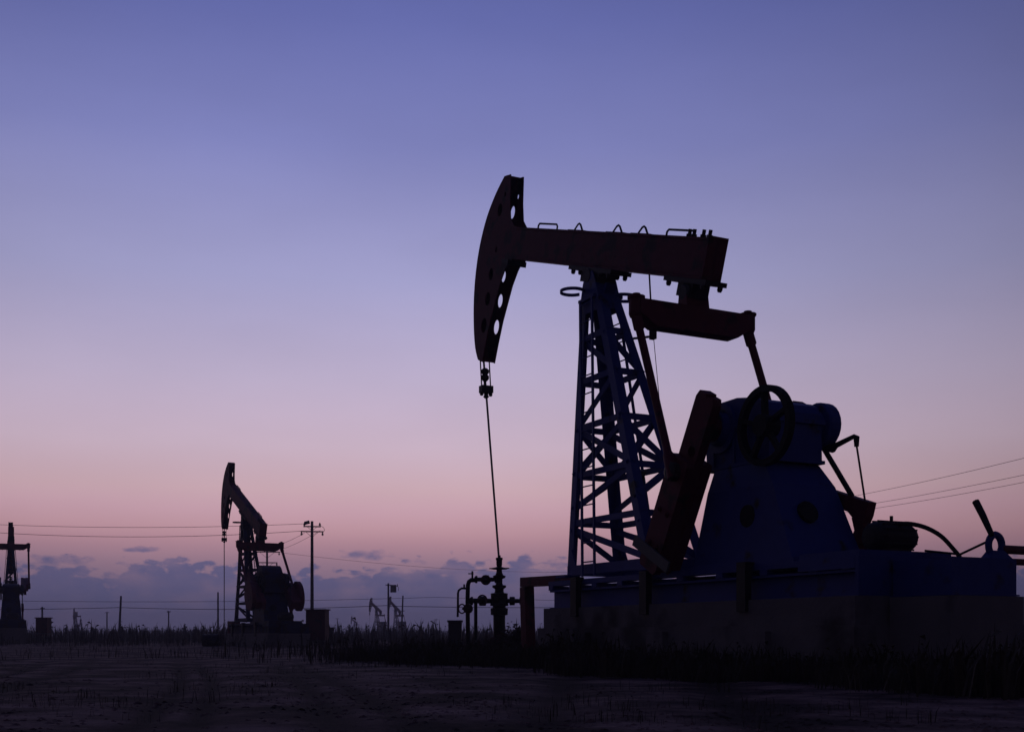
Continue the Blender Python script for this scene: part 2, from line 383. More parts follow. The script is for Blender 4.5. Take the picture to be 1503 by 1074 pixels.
    for i in range(5):
        a = 2*math.pi*i/5 + .35; wr.bar(wc + Vector((.12*math.cos(a),0,.12*math.sin(a))), wc + Vector((.45*math.cos(a),0,.45*math.sin(a))), .05, .08, (0,1,0))
    wr.build('belt_sheave', M['rubber'], root)
    # --- brake drum and linkage on the far side
    dc = Vector((4.85,.44,3.29))
    MB().lathe(dc, (0,1,0), [(0,.2),(.06,.2),(.06,.29),(.09,.31),(.24,.31),(.26,.29),(.26,.1),(.29,.1)], 24).build('brake_drum', BL, root)
    if detail:
        bk = MB(); y = .62
        bk.tube([(4.93,y,3.0),(5.06,y,2.97),(5.12,y,3.0),(5.46,y,3.07),(5.50,y,3.05),(5.50,y,2.93)], [.05,.06,.04,.03,.04,.03], 8)
        bk.tube([(5.50,y,2.95),(5.65,y,2.22)], .013, 6)
        bk.build('brake_linkage', M['grease'], root)
        MB().bar((4.85,y,3.05),(5.42,y,2.30),.05,.05).build('brake_strut', M['grease'], root)
        br = MB(); br.prism([(4.95,2.46),(5.77,2.185),(5.72,2.02),(5.66,1.92),(5.52,1.98),(5.4,2.1),(4.95,2.26)], .56, .70)
        br.prism([(5.45,2.02),(5.66,1.92),(5.72,1.75),(5.80,1.70),(5.80,1.46),(5.55,1.46),(5.42,1.72),(5.50,1.85)], .58, .68, [(5.62,1.62,.05)])
        br.build('motor_bracket', M['red'], root)
    # --- motor
    mo = MB(); mc = Vector((6.62,.1,1.655))
    mo.lathe(mc + Vector((0,-.37,0)), (0,1,0), [(0,.04),(.01,.10),(.04,.145),(.09,.172),(.16,.183),(.52,.183),(.60,.170),(.66,.140),(.70,.09),(.71,.03)], 24)
    for i in range(14):
        a = 2*math.pi*i/14; mo.bar(mc + Vector((.188*math.cos(a),-.26,.188*math.sin(a))), mc + Vector((.188*math.cos(a),.24,.188*math.sin(a))), .012, .02)
    mo.box((mc.x-.2,-.2,1.392),(mc.x+.2,.4,1.45)); mo.box((mc.x-.12,-.1,1.45),(mc.x+.12,.3,1.55))
    mt = mo.build('motor', M['grease'], root)
    if detail == 2:
        MB().tube([(6.62,.1,1.82),(6.62,.1,1.91)], .02, 6).build('motor_eye', M['grease'], mt)
        pts = [Vector(q) for q in ((6.45,.1,1.78),(6.66,.1,1.80),(6.86,.12,1.80),(7.08,.16,1.74),(7.27,.2,1.63),(7.44,.2,1.48),(7.56,.2,1.345),(7.6,.2,1.2))]
        cur = []
        for i in range(1, len(pts)-2):                       # smooth curve through the points
            for t in (0,.2,.4,.6,.8):
                p0, p1_, p2_, p3_ = pts[i-1:i+3]
                cur.append(.5*((2*p1_) + (p2_-p0)*t + (2*p0-5*p1_+4*p2_-p3_)*t*t + (3*p1_-p0-3*p2_+p3_)*t**3))
        MB().tube(cur, .026, 8).build('motor_cable', M['rubber'], root)
        MB().tube([(6.9,.35,1.49),(7.37,.4,1.42),(7.72,.40,1.53)], .014, 6).build('brake_rod', M['grease'], root)
        lv = MB()
        lv.tube([(7.585,.4,2.0),(7.68,.4,1.84),(7.80,.41,1.60)], [.040,.038,.03], 8).build('brake_lever', M['grease'], root)
        rg = [(7.74, .53+.105*math.cos(a), 1.50+.12*math.sin(a)) for a in [2*math.pi*i/20 for i in range(20)]]
        h = MB(); h.tube(rg, .040, 8, closed=True)
        h.hull([(7.68,.36,1.351),(7.82,.36,1.351),(7.82,.72,1.351),(7.68,.72,1.351)], [(7.70,.44,1.44),(7.79,.44,1.44),(7.79,.62,1.44),(7.70,.62,1.44)])
        h.build('lever_bracket', BL, root)
    # --- skid
    sk = MB()
    for y in (-.62,.62):
        sk.channel((-.25,y,1.09),(6.9,y,1.09), .32, .2, .03)
        sk.box((-.3,y-.1,1.32),(6.8,y+.1,1.40))
    for xx in (-.2,.5,1.2,1.95,2.7,3.5,4.4,5.3,6.2,6.75):
        sk.box((xx-.07,-.735,1.251),(xx+.07,.735,1.319))
    for xx in (0,2.4,4.6,6.6): sk.box((xx-.08,-.6,.96),(xx+.08,.6,1.14))
    sk.build('skid', BL, root)
    dk = MB(); dk.box((5.95,-.72,1.402),(6.95,.72,1.47)); dk.box((6.905,-.74,.951),(6.96,.74,1.40)); dk.box((5.95,-.742,1.26),(6.904,-.722,1.40)); dk.box((5.95,.722,1.26),(6.904,.742,1.40))
    dk.build('motor_deck', BL, root)
    bl = MB(); bl.box((6.99,-.25,.952),(7.84,.75,1.35)); bl.box((6.97,-.28,.935),(7.86,.78,.9515))
    bl.build('brake_stand', BL, root)
    for xx in ((.75,2.75,5.0) if detail else ()):
        for y in (-.80,.80):
            o = MB().box((xx-.09,y-.05,.80),(xx+.09,y+.05,1.38)).box((xx-.09,y-.1 if y > 0 else y-.05,1.381),(xx+.09,y+.05 if y > 0 else y+.1,1.43)).build('clamp', M['grease'], root)
    MB().bar((-1.98,-.3,1.47),(-.12,-.3,1.44),.18,.17).bar((-1.88,-.3,1.38),(-1.80,-.3,0),.19,.2).build('front_guard', M['red'], root)
    if ends and detail == 2:
        MB().tube([(7.74,.62,1.46),(7.70,4.2,1.46)], .05, 8).tube([(7.70,.74,1.33),(7.66,4.2,1.33)], .038, 8).tube([(7.68,4.0,1.46),(7.68,4.0,0)], .05, 8).build('flow_pipe', M['red'], root)
        yy = .30
        sw = MB()
        sw.tube([(.74,yy,5.37),(1.28,yy,5.28)], .02, 6); sw.tube([(1.19,yy,6.46),(1.29,yy,5.4)], .014, 6); sw.box((1.26,yy-.04,5.23),(1.36,yy+.04,5.40))
        sw.tube([(1.33,yy,5.25),(1.48,yy,4.30),(1.75,yy,3.0),(2.0,yy,1.5)], .006, 5)
        sw.build('counter_arm', M['grease'], root)
    # --- plinth of concrete
    fo = MB()
    fo.box((-.42,-.86,-.1),(7.02,.86,.62)); fo.box((-.32,-.80,.62),(6.97,.80,.948)); fo.box((7.021,-.33,-.1),(7.9,.80,.93))
    for xx in (1.1,3.2,5.4): fo.box((xx-.2,-.95,-.1),(xx+.2,-.86,.55))
    fo.build('concrete_base', M['concrete'], root)
    return root

O1 = (1.391, 19.546, 0)
pumpjack(O1, 'large dark red and blue pumpjack on a long plinth, horsehead raised beside the wellhead', TILT0, rod_to=(-4.02, .20, 1.95))
pumpjack((gx(360,55.7), 55.7, -.35), 'pumpjack next to the red cabinet with its rear counterweight swung out', R(23), crank=R(-33), heavy=True, detail=1)
pumpjack((gx(16,75), 75, 0), 'pumpjack seen end on at the frame edge beside the small fenced cabinet', R(0), detail=1, turn=R(-3.4))
pumpjack((gx(552,270), 270, 0), 'small distant pumpjack with steep beam just beside the transformer post', R(19), detail=0)
pumpjack((gx(580,265), 265, 0), 'small distant pumpjack half hidden between two thin posts', R(22), crank=R(-70), detail=0)
pumpjack((gx(520,520), 520, 0), 'tiny hazy pumpjack, farthest of all, beyond the red cabinet', R(15), detail=0)
pumpjack((gx(111,330), 330, 0), 'tiny distant pumpjack past the fenced cabinet with nearly level beam', R(3), flip=True, detail=0)

# ------------------------------------------------------------------ wellhead
wp = local_to_world(O1, (-4.02, .20, 0))
wh = empty('wellhead', wp)
tag(wh, 'dark wellhead valve tree with side valves standing under the polished rod', 'wellhead')
K = wp.y / F
def wz(py): return EYE + (HY - py) * K
def wx(px): return (px - 733.5) * K
MB().lathe((0,0,-.05),(0,0,1),[(0,.12),(wz(906)+.05,.12)],14).build('casing', M['grease'], wh)
b = MB()
b.lathe((0,0,wz(907)),(0,0,1),[(0,.12),(.06,.12),(.07,.17),(.20,.175),(.21,.13),(.25,.13),(.25,.18),(.30,.18),(.31,.14),(.37,.14),(.38,.17),(.50,.17),(.51,.10),(.56,.08)],16)
b.box((-.13,-.13,wz(890)),(.13,.13,wz(873)))
b.build('casing_head', M['grease'], wh)
MB().lathe((0,0,wz(869)),(0,0,1),[(0,.09),(.07,.09),(.10,.14),(.14,.14),(.15,.08),(.18,.065),(.27,.065),(.29,.12),(.33,.13),(.35,.08),(.40,.06),(.44,.055)],14).build('tubing_spool', M['grease'], wh)
b = MB()
b.lathe((0,0,wz(838)),(0,0,1),[(0,.055),(.03,.055),(.04,.15),(.06,.2),(.075,.1),(.09,.05),(.14,.06),(.22,.06),(.23,.07),(.27,.07),(.28,.03),(.32,.03)],14)
b.tube([(-.2,0,wz(834)),(.2,0,wz(833.5))],.012,6)
b.build('stuffing_box', M['grease'], wh)
def valve(name, px0, px1, py, r, wheel=None):
    z = wz(py); x0, x1 = wx(px0), wx(px1); L = abs(x1-x0)
    o = MB().lathe((x0,0,z),(x1-x0,0,0),[(0,.05),(.05*L,r),(.12*L,r),(.13*L,r*.55),(.35*L,r*.6),(.38*L,r*1.15),(.62*L,r*1.15),(.65*L,r*.6),(.86*L,r*.55),(.87*L,r),(.95*L,r),(L,.05)],14).build(name, M['grease'], wh)
    if wheel:
        xm = (x0+x1)/2
        ring = [(xm+.09*math.cos(a), -.2, z+wheel+.09*math.sin(a)) for a in [2*math.pi*i/16 for i in range(16)]]
        MB().tube(ring,.014,6,closed=True).tube([(xm-.09,-.2,z+wheel),(xm+.09,-.2,z+wheel)],.01,5).tube([(xm,-.2,z+wheel),(xm,-.05,z)],.02,6).build('hand_wheel', M['boxred'], o)
    return o
valve('gate_valve', 731, 697, 850, .075, -.02)
valve('gate_valve', 728, 690, 881.5, .085, .02)
valve('gate_valve', 738, 767, 881.5, .075)
b = MB(); z0 = wz(851)
b.tube([(wx(699),0,z0),(wx(692),0,z0),(wx(689),0,z0-.03),(wx(687.5),0,z0-.1),(wx(687),0,wz(880)),(wx(688),0,0)],.045,8)
b.build('riser_pipe', M['grease'], wh)
b = MB(); b.tube([(wx(694),0,z0),(wx(694),0,z0+.18)],.02,6).tube([(wx(688),0,z0+.13),(wx(696),0,z0+.13)],.012,5).build('needle_valve', M['grease'], wh)
b = MB(); b.tube([(wx(687),0,wz(863)),(wx(678),0,wz(863)),(wx(674),0,wz(866)),(wx(673),0,wz(870)),(wx(672.5),0,wz(905))],.022,6)
b.tube([(wx(682),0,wz(863)),(wx(682),0,wz(857))],.018,6)
b.build('bypass_pipe', M['grease'], wh)
b = MB(); b.lathe((wx(688),-.06,wz(893)),(0,-1,0),[(0,.1),(.1,.1),(.12,.03),(.2,.03)],12)
b.tube([(wx(679)+.07*math.cos(a),-.05,wz(893)+.09*math.sin(a)) for a in [2*math.pi*i/16 for i in range(16)]],.014,6,closed=True)
b.tube([(wx(679),-.05,wz(893)),(wx(688),-.05,wz(893))],.02,6)
b.build('choke_valve', M['boxred'], wh)
MB().tube([(wx(699),0,wz(884)),(wx(699),0,0)],.035,8).build('support_post', M['grease'], wh)
jb = empty('meter_box', (gx(668,wp.y-.2), wp.y-.2, 0))
tag(jb, 'small dark meter box on the ground at the bypass pipe of the wellhead', 'meter box')
MB().box((-.13,-.12,0),(.13,.12,.76)).build('body', M['greybox'], jb); MB().box((-.15,-.14,.76),(.15,.14,.80)).build('lid', M['greybox'], jb)
MB().box((-.1,-.132,.2),(.1,-.121,.7)).build('door', M['greybox'], jb)

# ------------------------------------------------------------------ power poles and wires
def insulator(p, parent, h=.28, n='insulator'):
    return MB().lathe(p,(0,0,1),[(0,.03),(.03,.03),(.05,.09),(.09,.1),(.11,.05),(.14,.09),(.18,.1),(.2,.05),(h,.04)],10).build(n, M['ceramic'], parent)
def pole(px, Y, H, label, arms=(), r=.14, lean=0, name='power_pole', cat='power pole', heading=0.15):
    root = empty(name, (gx(px,Y), Y, 0), heading)
    tag(root, label, cat, 'power poles across the field')
    MB().tube([(0,0,-.1),(lean*.5,0,H*.5),(lean,0,H)],[r,r*.85,r*.7],10).build('shaft', M['wood'], root)
    for z, half, kind in arms:
        a = MB().bar((lean-half,.16,z),(lean+half,.16,z),.1,.1).build('crossarm', M['wood'], root)
        for x in (-half+.08, half-.08):
            if kind == 'down': insulator((lean+x,.16,z-.34), a, .30)
            elif kind == 'up': insulator((lean+x,.16,z+.05), a, .28)
        MB().bar((lean-half*.6,.10,z),(lean,.10,z-half*.5),.03,.03).bar((lean+half*.6,.10,z),(lean,.10,z-half*.5),.03,.03).build('brace', M['steel'], a)
    return root
P1Y = 97
p1 = pole(458, P1Y, 10.05, 'tall power pole with crossarms and a fuse switch rising behind the red cabinet', [(9.62,.72,'up'),(9.2,.95,'down')], .16)
t_ = MB().tube([(-.2,-.1,9.98),(-.62,-.1,9.86)],.14,8).build('fuse_switch', M['ceramic'], p1)
MB().tube([(.7,.16,9.7),(.95,.1,9.55),(1.05,.1,9.3),(.9,.16,9.2)],.02,5).build('jumper_wire', M['rubber'], p1)
p2 = pole(392, 125, 9.7, 'power pole with two crossarms seen between the equalizer and gearbox of a pumpjack', [(9.5,1.35,'down'),(8.35,1.1,'down')], .15)
p3 = pole(174.5, 150, 5.6, 'plain leaning pole standing alone among the weeds, tallest there', [], .17, .28, heading=0)
p4 = pole(570, 140, 6.8, 'thin post carrying a box shaped transformer near two tiny pumpjacks', [(6.6,.35,'')], .15)
MB().box((.25,-.3,5.7),(.95,.3,6.6)).build('transformer', M['greybox'], p4)
MB().tube([(.95,0,6.5),(1.25,0,6.3),(1.2,0,5.9)],.03,6).tube([(1.1,0,6.4),(1.1,0,6.7)],.05,6).build('bushing', M['ceramic'], p4)
p5 = pole(589, 175, 6.5, 'thin post with a clamp at mid height beside a tiny pumpjack beam', [(4.2,.25,'')], .15, .25)
p6 = pole(157, 260, 5.8, 'short distant pole with a bent head beside the plain leaning pole', [(5.6,.5,'')], .18)
p7 = pole(247.5, 240, 5.6, 'short distant pole with a knob on top above the thinnest weeds', [(5.3,.35,'up')], .18)
p8 = pole(62, 150, 4.2, 'short pole rising just behind the fenced cabinet', [(4.0,.3,'')], .15)
p9 = pole(1128, 78, 8.95, 'power pole hidden behind the large gear reducer carrying three wires', [(8.75,.9,'up'),(8.05,1.0,'up')], .16)
p10 = pole(320, 110, 4.6, 'slim pole just behind the front guard of a pumpjack', [], .10)
p11 = pole(640, 420, 6.6, 'faint far pole in the gap between the thin posts and the meter box', [(6.2,.8,'')], .16)
p12 = pole(495, 430, 7.0, 'faint far pole between the red cabinet and the tiny pumpjacks', [(6.7,.8,'')], .16)

def wire(p, q, label, sag=.4, r=.02, n=24):
    p, q = Vector(p), Vector(q)
    pts = [p.lerp(q, i/n) - Vector((0,0,4*sag*(i/n)*(1-i/n))) for i in range(n+1)]
    o = MB().tube(pts, r, 5).build('power_wire', M['rubber'], None)
    return tag(o, label, 'wire', 'power wires')
W = lambda px, py, Y: (gx(px,Y), Y, gz(py,Y))
wire(W(-140,762,104), W(454,768,P1Y), 'upper of the two long wires running into the tall pole with the fuse switch', .5, .018)
wire(W(-140,770,104), W(442,779,P1Y), 'lower of the two long wires running into the tall pole with the fuse switch', .75, .02)
wire(W(447,782,P1Y), W(384,806,125), 'short slack wire from the tall pole with the fuse switch to the two-armed pole behind', .2, .015)
wire(W(470,778,P1Y), W(400,810,125), 'second short wire down to the two-armed pole, on its outer arm', .2, .015)
wire(W(392,808,125), W(900,838,170), 'faint wire sloping across the clouds toward the wellhead', .9, .015)
wire(W(-60,894,150), W(174.5,891,150), 'dark low cable left of the plain leaning pole', .1, .035)
wire(W(174.5,891,150), W(570,888,140), 'dark low cable between the plain leaning pole and the transformer post', .35, .035)
wire(W(570,889,140), W(1180,886,140), 'dark low cable from the transformer post passing behind the wellhead', .3, .035)
wire(W(-60,880,190), W(640,876,190), 'thin upper low wire above the dark cable, over the weeds', .5, .03)
wire(W(640,876,190), W(1180,880,190), 'thin upper low wire behind the wellhead stuffing box', .4, .03)
wire(W(1120,749,78), W(1720,615,40), 'topmost of three thin wires sloping up over the brake lever', .35, .010)
wire(W(1112,761,78), W(1720,648,42), 'middle of three thin wires sloping up over the brake lever', .35, .010)
wire(W(1144,763,78), W(1720,662,43), 'lowest of three thin wires sloping up over the brake lever', .3, .010)

# ------------------------------------------------------------------ cabinets
def cabinet(px, Y, w, h, z0, label, mat):
    r = empty('control_cabinet', (gx(px,Y), Y, 0), -.2)
    tag(r, label, 'control cabinet', 'control cabinets')
    MB().box((-w/2,-w*.3,z0),(w/2,w*.3,z0+h)).build('body', mat, r)
    MB().box((-w/2-.06,-w*.3-.06,z0+h),(w/2+.06,w*.3+.06,z0+h+.06)).build('canopy', mat, r)
    d = MB().box((-w/2+.06,-w*.3-.02,z0+.06),(w/2-.06,-w*.3-.003,z0+h-.06)).build('door', mat, r)
    MB().box((w*.3,-w*.3-.06,z0+h*.45),(w*.34,-w*.3-.02,z0+h*.6)).build('handle', M['grease'], d)
    if z0 > 0:
        for sx in (-1,1):
            for sy in (-1,1): MB().box((sx*w*.4-.04,sy*w*.24-.04,0),(sx*w*.4+.04,sy*w*.24+.04,z0)).build('leg', M['grease'], r)
    return r
cabinet(466, 58, 1.0, 1.5, .25, 'red control cabinet with a canopy beside the swung out counterweight', M['boxred'])
cabinet(484.5, 59, .35, .85, 0, 'narrow grey cabinet squeezed against the red control cabinet', M['greybox'])
cabinet(64, 78, .85, 1.15, .5, 'square red cabinet on legs inside the low railing', M['boxred'])
fe = empty('railing', (gx(54,77), 77, 0)); tag(fe, 'low metal railing with close bars in front of the square red cabinet', 'railing')
MB().bar((-.95,0,.62),(1.05,0,.62),.06,.06).bar((-.95,0,.1),(1.05,0,.1),.05,.05).build('rail', M['steel'], fe)
for i in range(13): MB().bar((-.92+.16*i,0,0),(-.92+.16*i,0,.6),.03,.03).build('baluster', M['steel'], fe)
dr = empty('drum', (gx(309,52.5), 52.5, 0)); tag(dr, 'low dark drum lying at the front guard of the mid-sized pumpjack', 'drum')
MB().lathe((-.35,0,.28),(1,0,0),[(0,.24),(.02,.28),(.22,.28),(.23,.3),(.25,.28),(.45,.28),(.46,.3),(.48,.28),(.68,.28),(.7,.24)],18).build('shell', M['grease'], dr)
MB().lathe((.05,0,.57),(0,0,1),[(0,.04),(.03,.04)],8).build('bung', M['steel'], dr)

# ------------------------------------------------------------------ ground
def fbm(x, y, s, seed=0, octs=4): return noise.fractal(Vector((x*s, y*s, seed)), 1.0, 2.0, octs)
RUTS = ((-2.50,-.264,.09),(-2.17,-.264,.09),(-1.42,-.206,.12),(-1.0,-.215,.10),(-3.9,-.30,.12),(-4.3,-.33,.10),(.2,.10,.17),(1.7,.12,.17))
def rut(x, y):
    f_ = 0
    for c0, c1, wdt in RUTS:
        t = (x - c0 - c1*(y-8) - .12*math.sin(y*.3 + round(c0)))/(wdt*1.4)
        f_ = max(f_, math.exp(-t*t))
    return f_ * max(0, min(1, .95+.6*fbm(x,y,.6,21,2))) * max(0, min(1, (26-y)/8))
def ground_h(x, y):
    d = math.hypot(x, y)
    h = 0
    if d < 70:
        k = min(1, (70-d)/30)
        h += k * (.022*fbm(x,y,.35,1,2) + .010*fbm(x,y,1.4,5,2))
        h -= k * .022 * rut(x, y)
    return h
def grid_ground():
    radii = [2.2]
    while radii[-1] < 24: radii.append(radii[-1]*1.0065)
    while radii[-1] < 75: radii.append(radii[-1]*1.02)
    while radii[-1] < 9000: radii.append(radii[-1]*1.12)
    th = [R(-42) + R(84)*i/420 for i in range(421)]
    outer = [R(42) + R(276)*i/46 for i in range(1, 46)]
    ang = th + outer; n = len(ang)
    vs = [(0,0,0)]; fs = []
    for r_ in radii:
        for a in ang:
            x, y = r_*math.sin(a), r_*math.cos(a)
            vs.append((x, y, ground_h(x,y) if abs(a) < R(43) and r_ < 75 else 0))
    for k in range(n): fs.append((0, 1+(k+1)%n, 1+k))
    for i in range(len(radii)-1):
        for k in range(n):
            a, b2 = 1+i*n+k, 1+i*n+(k+1)%n
            fs.append((a, b2, b2+n, a+n))
    me = bpy.data.meshes.new('ground'); me.from_pydata(vs, [], fs); me.update()
    me.polygons.foreach_set('use_smooth', [True]*len(fs))
    at = me.attributes.new('rut', 'FLOAT', 'POINT')          # soil colour made darker along the wheel tracks
    at.data.foreach_set('value', [rut(v[0], v[1]) if abs(v[0]) < 12 and 3 < v[1] < 30 else 0.0 for v in vs])
    return me
m, nt, bs = nodes('trampled_earth'); N = nt.nodes.new; L = nt.links.new
tc = N('ShaderNodeTexCoord')
n1 = N('ShaderNodeTexNoise'); n1.inputs['Scale'].default_value = .9; n1.inputs['Detail'].default_value = 9; n1.inputs['Roughness'].default_value = .62
n2 = N('ShaderNodeTexNoise'); n2.inputs['Scale'].default_value = 5; n2.inputs['Detail'].default_value = 9; n2.inputs['Roughness'].default_value = .7
for q in (n1, n2): L(tc.outputs['Object'], q.inputs['Vector'])
r1 = N('ShaderNodeValToRGB'); e = r1.color_ramp.elements
e[0].position = .40; e[0].color = (.05,.033,.032,1); e[1].position = .62; e[1].color = (.33,.222,.195,1)
x_ = e.new(.5); x_.color = (.16,.104,.092,1)
L(n1.outputs['Fac'], r1.inputs['Fac'])
r2 = N('ShaderNodeValToRGB'); r2.color_ramp.elements[0].position = .35; r2.color_ramp.elements[0].color = (.68,.68,.68,1); r2.color_ramp.elements[1].position = .7; r2.color_ramp.elements[1].color = (1.15,1.12,1.1,1)
L(n2.outputs['Fac'], r2.inputs['Fac'])
mm = N('ShaderNodeMix'); mm.data_type = 'RGBA'; mm.blend_type = 'MULTIPLY'; mm.inputs['Factor'].default_value = 1
L(r1.outputs['Color'], mm.inputs['A']); L(r2.outputs['Color'], mm.inputs['B']); ra = N('ShaderNodeAttribute'); ra.attribute_name = 'rut'
mr_ = N('ShaderNodeMix'); mr_.data_type = 'RGBA'; mr_.inputs['B'].default_value = (.035,.024,.023,1)
rf = N('ShaderNodeMath'); rf.operation = 'MULTIPLY'; rf.inputs[1].default_value = 1.0; L(ra.outputs['Fac'], rf.inputs[0])
L(rf.outputs[0], mr_.inputs['Factor']); L(mm.outputs['Result'], mr_.inputs['A']); L(mr_.outputs['Result'], bs.inputs['Base Color'])
bs.inputs['Roughness'].default_value = .95; bs.inputs['Specular IOR Level'].default_value = .08
bp = N('ShaderNodeBump'); bp.inputs['Strength'].default_value = .6; bp.inputs['Distance'].default_value = .03
L(n2.outputs['Fac'], bp.inputs['Height']); L(bp.outputs['Normal'], bs.inputs['Normal'])
gme = grid_ground(); gme.materials.append(m)
go = bpy.data.objects.new('ground', gme); col.objects.link(go); tag(go, kind='structure')

# ------------------------------------------------------------------ weeds
def blades(name, spots, mat, label, kind='stuff', cat='weeds'):
    """spots: (x, y, height, spread, count)"""
    vs = []; fs = []
    for x, y, h, spread, cnt in spots:
        for _ in range(cnt):
            bx, by = x + rnd.gauss(0, spread), y + rnd.gauss(0, spread)
            hh = h * rnd.uniform(.45, 1.1); a = rnd.uniform(0, 2*math.pi); w = hh * rnd.uniform(.018,.045)
            lx, ly = math.cos(a), math.sin(a); bend = hh * rnd.uniform(.05,.45) * (2.2 if rnd.random() < .25 else 1); a2 = a + math.pi/2
            px, py = math.cos(a2)*w, math.sin(a2)*w
            b0 = len(vs)
            vs += [(bx-px, by-py, -.03), (bx+px, by+py, -.03), (bx+lx*bend*.35+px*.8, by+ly*bend*.35+py*.8, hh*.6), (bx+lx*bend*.35-px*.8, by+ly*bend*.35-py*.8, hh*.6), (bx+lx*bend, by+ly*bend, hh)]
            fs += [(b0,b0+1,b0+2,b0+3), (b0+3,b0+2,b0+4)]
            if rnd.random() < .35:      # a leaf or seed head half way up
                s_ = hh*rnd.uniform(.08,.2); t = rnd.uniform(.5,.95); cx_, cy_ = bx+lx*bend*t*.6, by+ly*bend*t*.6; b1 = len(vs); a3 = rnd.uniform(0,6.28)
                vs += [(cx_,cy_,hh*t),(cx_+math.cos(a3)*s_,cy_+math.sin(a3)*s_,hh*t+s_*.5),(cx_+math.cos(a3)*s_*.4-math.sin(a3)*s_*.35,cy_+math.sin(a3)*s_*.4+math.cos(a3)*s_*.35,hh*t+s_*.7)]
                fs += [(b1,b1+1,b1+2)]
    me = bpy.data.meshes.new(name); me.from_pydata(vs, [], fs); me.materials.append(mat)
    o = bpy.data.objects.new(name, me); col.objects.link(o)
    return tag(o, label, cat, None, kind)
sp = []
# bank of weeds along the near side of the plinth and round the wellhead
for _ in range(2600):
    a = rnd.uniform(-5.5, 10.5); nn = rnd.uniform(.95, 1.35 + 1.3*max(0, min(1, fbm(a, 3, .35, 9)*.9+.75)))
    p = local_to_world(O1, (a, -nn, 0))
    sp.append((p.x, p.y, rnd.uniform(.10,.46)*max(.35, .92+.9*fbm(p.x,p.y,.5,51)), .15, 11))
for _ in range(500):
    p = wp + Vector((rnd.gauss(0,1.3), rnd.uniform(-2.5,1.2), 0))
    if abs(p.x-wp.x) < .2 and abs(p.y-wp.y) < .3: continue
    sp.append((p.x, p.y, rnd.uniform(.15,.42), .12, 9))
blades('weeds', sp, M['leaf'], 'dark bank of weeds along the near side of the long plinth')
sp = []
for _ in range(5200):       # scrub between the wellhead and the mid-sized jack and beyond
    Y = 17 * math.exp(rnd.uniform(0, 1.9)); px = rnd.uniform(-80, 1600)
    x = gx(px, Y)
    lim = 19 if px > 470 else 24
    if Y < lim + 4*fbm(x, Y, .2, 3): continue
    t_ = max(0, min(1, (px - 330 + 90*fbm(x, Y, .15, 77))/260)) if Y < 52 else 1
    low = rnd.random() > t_
    if low and rnd.random() < .6: continue
    if fbm(x, Y, .12, 4) < -.22: continue
    sp.append((x, Y, rnd.uniform(.12,.50)*(.8+.7*fbm(x,Y,.25,61))*(1+Y/150)*(rnd.uniform(.25,.6) if low else 1), .22 if not low else .5, 8))
blades('scrub', sp, M['leaf'], 'low scrub spread over the flat field up to the far pumpjacks')
sp = []
for _ in range(5200):
    Y = rnd.uniform(75, 330); px = rnd.uniform(-80, 1600); x = gx(px, Y)
    if fbm(x, Y, .03, 4) < -.12: continue
    sp.append((x, Y, rnd.uniform(.5,1.25)*(1+.35*fbm(x,Y,.02,8)) + Y/260, .5, 7))
blades('far_weeds', sp, M['leaf'], 'ragged line of tall weeds along the horizon')

cl = MB()
for _ in range(6500):
    Y = 6 * math.exp(rnd.uniform(0, 1.55)); x = gx(rnd.uniform(-60, 1560), Y)
    if fbm(x, Y, .5, 31) < -.05 and rnd.random() < .8: continue
    r_ = rnd.uniform(.006, .02) * (1.7 if rnd.random() < .04 else 1); z = ground_h(x, Y)
    vv = []
    for dx, dy, dz in ((1,0,0),(0,1,0),(-1,0,0),(0,-1,0),(0,0,.55),(0,0,-.6)):
        q = rnd.uniform(.6,1.3)*r_; vv.append((x+dx*q*1.3, Y+dy*q*1.3, z+dz*q))
    cl.add(vv, [(0,1,4),(1,2,4),(2,3,4),(3,0,4),(1,0,5),(2,1,5),(3,2,5),(0,3,5)])
tag(cl.build('soil_clods', m), 'loose clods of soil on the bare trampled earth', 'soil clods', None, 'stuff')
sp = []
for _ in range(900):
    Y = 6.2 * math.exp(rnd.uniform(0, 1.35)); x = gx(rnd.uniform(-60, 1560), Y)
    if fbm(x, Y, .45, 41) < .08: continue
    sp.append((x, Y, rnd.uniform(.03,.10), .07, 7))
blades('stubble', sp, M['leaf'], 'sparse short stubble on the bare earth')

def shrub(x, y, h, w, n, mat, label, name='shrub', cat='shrub', leafs=.09, group=None):
    r = empty(name, (x, y, 0)); tag(r, label, cat, group)
    st = MB(); lf = MB(); tips = []
    for i in range(max(5, n//40)):
        a = rnd.uniform(0, 6.28); q = rnd.uniform(.15,1)*w; hh = h*rnd.uniform(.6,1)*(1-.35*(q/w)**2)
        p = [(0,0,-.05),(math.cos(a)*q*.4, math.sin(a)*q*.4, hh*.5),(math.cos(a)*q, math.sin(a)*q, hh*.92)]
        st.tube(p, [.02*h,.014*h,.005*h], 5); tips += [Vector(p[1]).lerp(Vector(p[2]), rnd.random()) for _ in range(4)]
    for i in range(n):
        c = rnd.choice(tips) + Vector((rnd.gauss(0,.13*w), rnd.gauss(0,.13*w), rnd.gauss(0,.08*h)))
        s = leafs*h*rnd.uniform(.5,1.2); d = Vector((rnd.gauss(0,1),rnd.gauss(0,1),rnd.gauss(.3,1))).normalized(); o = d.orthogonal().normalized()
        lf.add([c - d*s, c + o*s*.4, c + d*s, c - o*s*.4], [(0,1,2,3)])
    st.build('stem', M['wood'], r); lf.build('foliage', mat, r); return r
Yb = wp.y - .4
shrub(gx(752,Yb), Yb, .82, .42, 420, M['leaf2'], 'reddish bushy shrub between the wellhead and the front guard')
shrub(gx(708,Yb+.6), Yb+.6, .62, .38, 300, M['leaf2'], 'small reddish shrub under the side valve of the wellhead')
